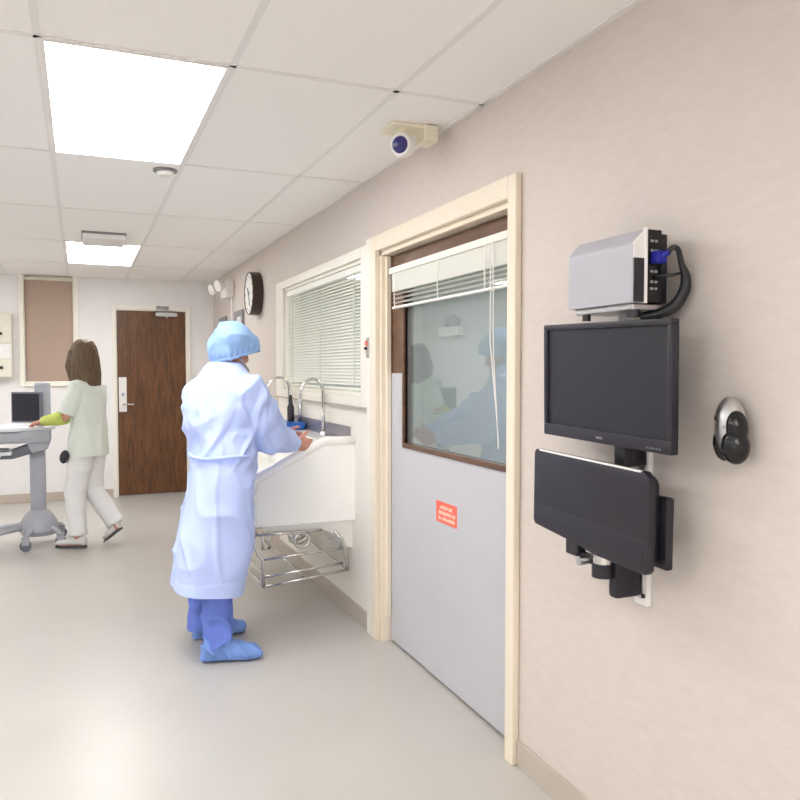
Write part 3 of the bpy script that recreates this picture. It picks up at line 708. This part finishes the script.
def folds(p, n):
    sk = min(1, max(0, (1.06-p.z)/.12)); up_ = 1-sk
    a = math.atan2(p.y-4.06, p.x-.65); d = 0
    ed = min(1, max(0, (p.z-.38)/.12))
    d += sk*(.010*noise.noise(V((a*1.4, p.z*1.8, 3.)))+ed*(.016*(crease((a, 0, p.z), (1.0, 1, 3.2), 5.)-.2)+.012*(crease((a+p.z*1.2, 0, p.z), (1.6, 1, 2.4), 9.)-.2)))
    if .415 < p.z < .425: d -= .003
    w_ = p.x*.55+p.z*.83; t_ = p.x*-.83+p.z*.55
    d += up_*(.020*(crease((t_, p.y*.3, w_), (9, 3, 2.0), 1., 1.0)-.25)+.018*(crease((t_, p.y, w_), (5, 4, 1.6), 6., 1.)-.25)+.009*(crease(p, (8, 8, 6), 3.)-.2)+.012*noise.noise(V((t_*5, p.y*3, w_*2))))
    arm = min(1, max(0, (p.x-.93)/.08))*up_
    d *= (1-.45*arm)
    if p.z > 1.33: d *= max(0, 1-(p.z-1.33)/.13)**1.5
    return n*d
displace(gm, folds)
sm = MB(); 
cut(gm, (.57, 4.06, .352), (-.11, 0, -.99))
link('surgical_gown', gm, 'gown', man, True)
ti = [(.69+.168*math.cos(t)-.02*math.sin(t), 4.06+.02*math.cos(t)+.231*math.sin(t), 1.045+.006*math.sin(3*t)) for t in [2*math.pi*k/40 for k in range(40)]]
MB().tube(ti, .009, 8, closed=True).build('waist_tie', 'gown', man, True)
tr_ = MB()
for hp, kn, an in (((.655, 3.985, .80), (.632, 3.93, .50), (.632, 3.905, .02)), ((.65, 4.145, .80), (.620, 4.20, .50), (.610, 4.25, .02))):
    tr_.tube([hp, V(hp).lerp(V(kn), .5), kn, V(kn).lerp(V(an), .5), V(kn).lerp(V(an), .8), an], [.098, .088, .080, .078, .084, .088], 18)
tm = remesh(tr_, .008, 4)
cut(tm, (.66, 4.06, .115), V((.42, 0, -.9)))
displace(tm, lambda p, n: n*(.012*(ridge(p, (9, 9, 5), 2.)-.35)*(.6 if p.z > .24 else 2.0)+.008*noise.noise(p*9)))
link('scrub_trousers', tm, 'scrub', man, True)
for y0, y1 in ((3.905, 3.865), (4.255, 4.295)):
    m = MB(); foot(m, (.548, y0, .002), (.842, y1, .002), .145, .064)
    m.tube([(.618, y0, .05), (.622, y0, .13)], [.066, .064], 16)
    fm = remesh(m, .006, 5)
    displace(fm, lambda p, n: n*(.016*(ridge((p.x*.8+p.z*.6, p.y, p.z), (20, 7, 5), 4.)-.3)*(1 if p.z > .018 else 0)))
    for v in fm.vertices: v.co.z = max(v.co.z, .001)
    link('shoe_cover', fm, 'shoe', man, True)
# bouffant cap
hfn = hf.normalized(); hun = (hu-hfn*hu.normalized().dot(hfn)).normalized(); hun = (V((.25, .2, 1))-hfn*V((.25, .2, 1)).dot(hfn)).normalized(); hs_ = hfn.cross(hun)
cp = MB(); cp.ell(hc-hfn*.024+hun*.036, (hfn, hs_, hun), (.126, .112, .104), 40, 30); cp.ell(hc+V((-.040, -.01, -.012)), ((1, 0, .2), (0, 1, 0), (-.2, 0, 1)), (.092, .100, .078), 40, 26); cp.ell(hc+V((-.032, -.005, .025)), ((1, 0, .2), (0, 1, 0), (-.2, 0, 1)), (.108, .106, .095), 40, 26); cp.ell(hc+V((.02, 0, .02)), ((1, 0, .2), (0, 1, 0), (-.2, 0, 1)), (.112, .105, .09), 40, 26)
cm = remesh(cp, .006, 26)
cutn = V((.27, .05, -.96)).normalized(); q0 = hc+V((-.02, 0, -.042))
cut(cm, q0, cutn)
displace(cm, lambda p, n: n*(.009*(crease(p, (8, 8, 5), 7.)-.2)+.005*noise.noise(p*9)+.004*math.sin(22*math.atan2(p.y-hc.y, p.x-hc.x))*max(0, 1-abs((p-q0).dot(cutn))/.05)))
link('surgical_cap', cm, 'cap', man, True)
bm = bmesh.new(); bm.from_mesh(cm)
edge = [v.co+man.location for v in bm.verts if v.is_boundary]; bm.free()
cen = sum(edge, V((0, 0, 0)))/len(edge); ex = V((.93, 0, .36)).normalized(); ey = cutn.cross(ex).normalized()
edge.sort(key=lambda p: math.atan2((p-cen).dot(ey), (p-cen).dot(ex)))
step = max(1, len(edge)//40)
MB().tube(edge[::step], .009, 8, closed=True).build('cap_band', 'cap', man, True)
MB().tube([hc+V((.0, -.078, -.02)), hc+V((.045, -.06, -.085)), hc+V((.075, -.01, -.115))], .006, 8).build('mask_strap', 'grey', man, True)

# --- nurse pushing the cart
nu = thing('person', 'long haired person in pale scrubs pushing a grey cart, seen from behind', 'person', (.04, 6.9, 0))
NA = math.radians(150)
nf = V((math.cos(NA), math.sin(NA), 0)); ns = V((-nf.y, nf.x, 0))          # forward, own left
o = V((.055, 6.9, 0))
def Q(f, l, z): return o+nf*f+ns*l+V((0, 0, z))
bd = MB()
nh = Q(.04, 0, 1.615)
nhf = V((math.cos(2.05), math.sin(2.05), -.1)).normalized(); nhs = V((-nhf.y, nhf.x, 0)).normalized()
P = head(bd, nh, nhf, V((0, 0, 1)), .96)
bd.tube([Q(-.0, 0, 1.33), Q(.01, 0, 1.43), Q(.03, 0, 1.56)], [.065, .052, .05], 14)
torso(bd, [(o.x, o.y, .84, .10, .15), (o.x, o.y, .98, .09, .125), (o.x, o.y, 1.12, .095, .13), (o.x, o.y, 1.25, .10, .145), (o.x, o.y, 1.33, .08, .13), (o.x, o.y, 1.38, .055, .07)], NA)
nsh = [Q(0, .165, 1.355), Q(0, -.165, 1.355)]
nel = [Q(.08, .215, 1.10), Q(.09, -.21, 1.10)]
nwr = [Q(.31, .17, 1.06), Q(.31, -.16, 1.06)]
for S, E_, W_ in zip(nsh, nel, nwr):
    bd.tube([S.lerp(E_, .16), S.lerp(E_, .5), E_], [.044, .040, .034], 12, roundcap=True); bd.tube([E_, E_.lerp(W_, .35), W_], [.034, .034, .022], 12, roundcap=True)
hand(bd, nwr[0], nf*.9+V((0, 0, -.2)), (0, 0, -1), -ns, .55, .9)
hand(bd, nwr[1], nf*.9+V((0, 0, -.2)), (0, 0, -1), ns, .55, .9)
lgs = ((Q(0, .085, .88), Q(.075, .09, .48), Q(.055, .09, .085)), (Q(0, -.085, .88), Q(.02, -.09, .47), Q(-.20, -.085, .15)))
for hp, kn, an in lgs:
    bd.tube([hp, hp.lerp(kn, .5), kn, kn.lerp(an, .35), an], [.085, .072, .052, .05, .034], 12, roundcap=True)
foot(bd, Q(.0, .09, .012), Q(.235, .09, .012), .075, .036); foot(bd, Q(-.235, -.085, .13), Q(-.09, -.085, .03), .07, .036)
link('body', remesh(bd, .0065, 4), 'skin', nu, True)
for q in (-1, 1): MB().ell(P(.080, .031*q, .004), ((1, 0, 0), (0, 1, 0), (0, 0, 1)), (.011, .011, .011), 12, 8).build('eye', 'eye', nu, True)
tp = MB()
torso(tp, [(o.x, o.y, .74, .160, .205), (o.x, o.y, .88, .150, .195), (o.x, o.y, 1.02, .135, .175), (o.x, o.y, 1.15, .135, .178), (o.x, o.y, 1.27, .138, .190), (o.x, o.y, 1.355, .115, .185), (o.x, o.y, 1.40, .085, .14), (o.x+nf.x*.01, o.y+nf.y*.01, 1.435, .065, .08)], NA, 32)
for S, E_ in zip(nsh, nel):
    tp.tube([S.lerp(Q(0, 0, 1.33), .4), S, S.lerp(E_, .5), S.lerp(E_, .92)], [.07, .075, .075, .070], 16)
tm = remesh(tp, .010, 5); displace(tm, lambda p, n: n*(.010*(ridge(p, (6, 6, 3), 2.)-.35)+.008*noise.noise(p*6)))
cut(tm, (o.x, o.y, .775), (0, 0, -1)); link('scrub_top', tm, 'nurse', nu, True)
tr_ = MB()
for hp, kn, an in lgs: tr_.tube([hp, hp.lerp(kn, .5), kn, kn.lerp(an, .5), kn.lerp(an, .93)], [.105, .098, .085, .080, .075], 16)
tr_.ell(Q(0, 0, .86), (nf, ns, (0, 0, 1)), (.12, .17, .12))
tm = remesh(tr_, .010, 4); displace(tm, lambda p, n: n*(.010*(ridge(p, (6, 6, 4), 6.)-.35))); link('trousers', tm, 'trouser', nu, True)
for hh_, tt in ((Q(-.015, .09, .004), Q(.255, .09, .004)), (Q(-.245, -.085, .13), Q(-.085, -.085, .015))):
    m = MB(); foot(m, hh_+V((0, 0, .018)), tt+V((0, 0, .018)), .088, .044); sn = link('shoe', remesh(m, .007, 3), 'sneaker', nu, True)
    m = MB(); foot(m, hh_, tt, .028, .047); m.build('sole', 'sole', sn, True)
hr = MB()
hr.ell(nh+V((0, 0, .028))-nhf*.016, (nhf, nhs, (0, 0, 1)), (.112, .102, .106), 24, 16)
hr.tube([nh-nhf*.03+V((0, 0, .04)), nh-nhf*.045+V((0, 0, -.07)), nh-nhf*.06+V((0, 0, -.17)), nh-nhf*.065+V((0, 0, -.275))], [.100, .116, .118, .105], 24)
for q in (1, -1):
    hr.tube([nh+nhs*.07*q+nhf*.015+V((0, 0, .03)), nh+nhs*.092*q+nhf*.02+V((0, 0, -.10)), nh+nhs*.085*q-nhf*.0+V((0, 0, -.22))], [.045, .050, .035], 12)
hm = remesh(hr, .008, 4); displace(hm, lambda p, n: n*(.006*(ridge(p, (30, 30, 1.6), 2.)-.35))); link('hair', hm, 'hair', nu, True)
E_, W_ = nel[0], nwr[0]
MB().tube([E_.lerp(W_, .02), E_.lerp(W_, .3), E_.lerp(W_, .93)], [.058, .056, .040], 16).build('forearm_sleeve', 'green', nu, True)['label'] = 'yellow green sleeve'
MB().tube([nel[1].lerp(nwr[1], .02), nel[1].lerp(nwr[1], .3), nel[1].lerp(nwr[1], .93)], [.052, .05, .036], 16).build('forearm_sleeve', 'green', nu, True)['label'] = 'yellow green sleeve'
m = MB(); c = Q(.10, .20, .775); m.ell(c, (nf, ns, (0.15, 0, 1)), (.04, .022, .055), 16, 10); m.build('hip_pouch', 'black', nu, True)

# ------------------------------------------------------------------ cart
ct = thing('medical_cart', 'grey computer cart on castors being pushed at the left', 'cart', (-.45, 7.1, 0))
cx, cy = -.345, 7.12
m = MB(); m.box((cx-.06, cy-.05, .20), (cx+.06, cy+.05, .98), .012); m.build('column', 'cart', ct, 'auto')
m = MB()
R = []
for z, a in ((.09, .13), (.13, .155), (.20, .145), (.26, .11), (.30, .07)):
    R.append([(cx+math.cos(t)*a, cy+math.sin(t)*a, z) for t in [2*math.pi*k/24 for k in range(24)]])
m.loft(R); m.build('base_hub', 'cart', ct, 'auto')
for dx, dy in ((-.42, -.20), (.17, -.16), (-.42, .22), (.17, .22), (-.09, -.24)):
    ex_, ey_ = cx+dx, cy+dy
    lg = MB().tube([(cx+dx*.2, cy+dy*.2, .17), (cx+dx*.6, cy+dy*.6, .15), (ex_, ey_, .115)], [.026, .022, .02], 10).build('leg', 'cart', ct, True)
    m = MB(); m.cyl((ex_, ey_-.016, .045), (ex_, ey_+.016, .045), .0445, n=24); m.build('wheel', 'cart_dark', lg, 'auto')
    m = MB(); m.box((ex_-.028, ey_-.026, .05), (ex_+.028, ey_-.019, .11), .003); m.box((ex_-.028, ey_+.019, .05), (ex_+.028, ey_+.026, .11), .003); m.box((ex_-.03, ey_-.026, .10), (ex_+.03, ey_+.026, .118), .004); m.build('castor_fork', 'cart', lg)
m = MB(); m.prism([(-.95, 6.86), (-.50, 6.86), (-.30, 6.95), (-.20, 7.02), (-.20, 7.25), (-.30, 7.33), (-.95, 7.38)], 'z', .985, 1.015, .008); m.build('worktop', 'cart_light', ct, 'auto')
m = MB(); m.box((-.80, 6.90, .885), (-.24, 7.30, .985), .012); m.prism([(-.42, .885), (-.24, .885), (-.26, .83), (-.38, .80)], 'y', 6.93, 7.26, .006); m.build('drawer_box', 'cart', ct, 'auto')
m = MB(); m.box((-.79, 6.89, .90), (-.46, 6.902, .97), .003); m.build('drawer_front', 'cart', ct)
m = MB(); m.box((-.95, 6.80, .80), (-.52, 7.16, .825), .008); m.build('keyboard_shelf', 'cart_light', ct)
m = MB(); m.box((-.90, 6.83, .826), (-.55, 7.0, .845), .004); m.build('keyboard', 'cart_dark', ct)
m = MB(); m.prism([(-.60, .80), (-.36, .885), (-.36, .80), (-.52, .755), (-.62, .755)], 'y', 6.95, 7.15, .006); m.build('shelf_bracket', 'cart_dark', ct)
m = MB(); m.tube([(-.32, 6.93, 1.02), (-.22, 6.93, 1.05), (-.20, 6.97, 1.055), (-.20, 7.28, 1.055), (-.22, 7.31, 1.05), (-.32, 7.31, 1.02)], .012, 10); m.build('push_handle', 'cart_light', ct, True)
m = MB(); m.box((-.365, 7.16, 1.01), (-.24, 7.22, 1.38), .02); m.build('screen_post', 'cart', ct, 'auto')
m = MB(); m.T = Matrix.Translation((-.42, 7.16, 1.17)) @ Matrix.Rotation(math.radians(-25), 4, 'Z')
m.box((-.13, -.02, -.13), (.13, .02, .13), .008); m.build('screen_back', 'cart_dark', ct, 'auto')
m = MB(); m.T = Matrix.Translation((-.42, 7.16, 1.17)) @ Matrix.Rotation(math.radians(-25), 4, 'Z')
m.box((-.115, -.024, -.115), (.115, -.019, .115)); m.build('screen', 'screen', ct)

# ------------------------------------------------------------------ camera, world, colour
wd = bpy.data.worlds.new('World'); scene.world = wd; wd.use_nodes = True
wd.node_tree.nodes['Background'].inputs[0].default_value = (.8, .8, .8, 1); wd.node_tree.nodes['Background'].inputs[1].default_value = .3
cam = bpy.data.cameras.new('Camera'); co = bpy.data.objects.new('Camera', cam); COL.objects.link(co)
cam.sensor_width = 36; cam.lens = 34.2; cam.clip_start = .02
co.location = (0, 0, 1.49); co.rotation_euler = (math.radians(90-2.3), 0, math.radians(-22.8))
scene.camera = co
vs = scene.view_settings
vs.view_transform = 'Standard'; vs.look = 'None'; vs.gamma = 1; vs.use_curve_mapping = False; vs.exposure = 0.58
try:
    scene.cycles.max_bounces = 16; scene.cycles.diffuse_bounces = 10; scene.cycles.transparent_max_bounces = 24; scene.cycles.caustics_reflective = False
except Exception: pass
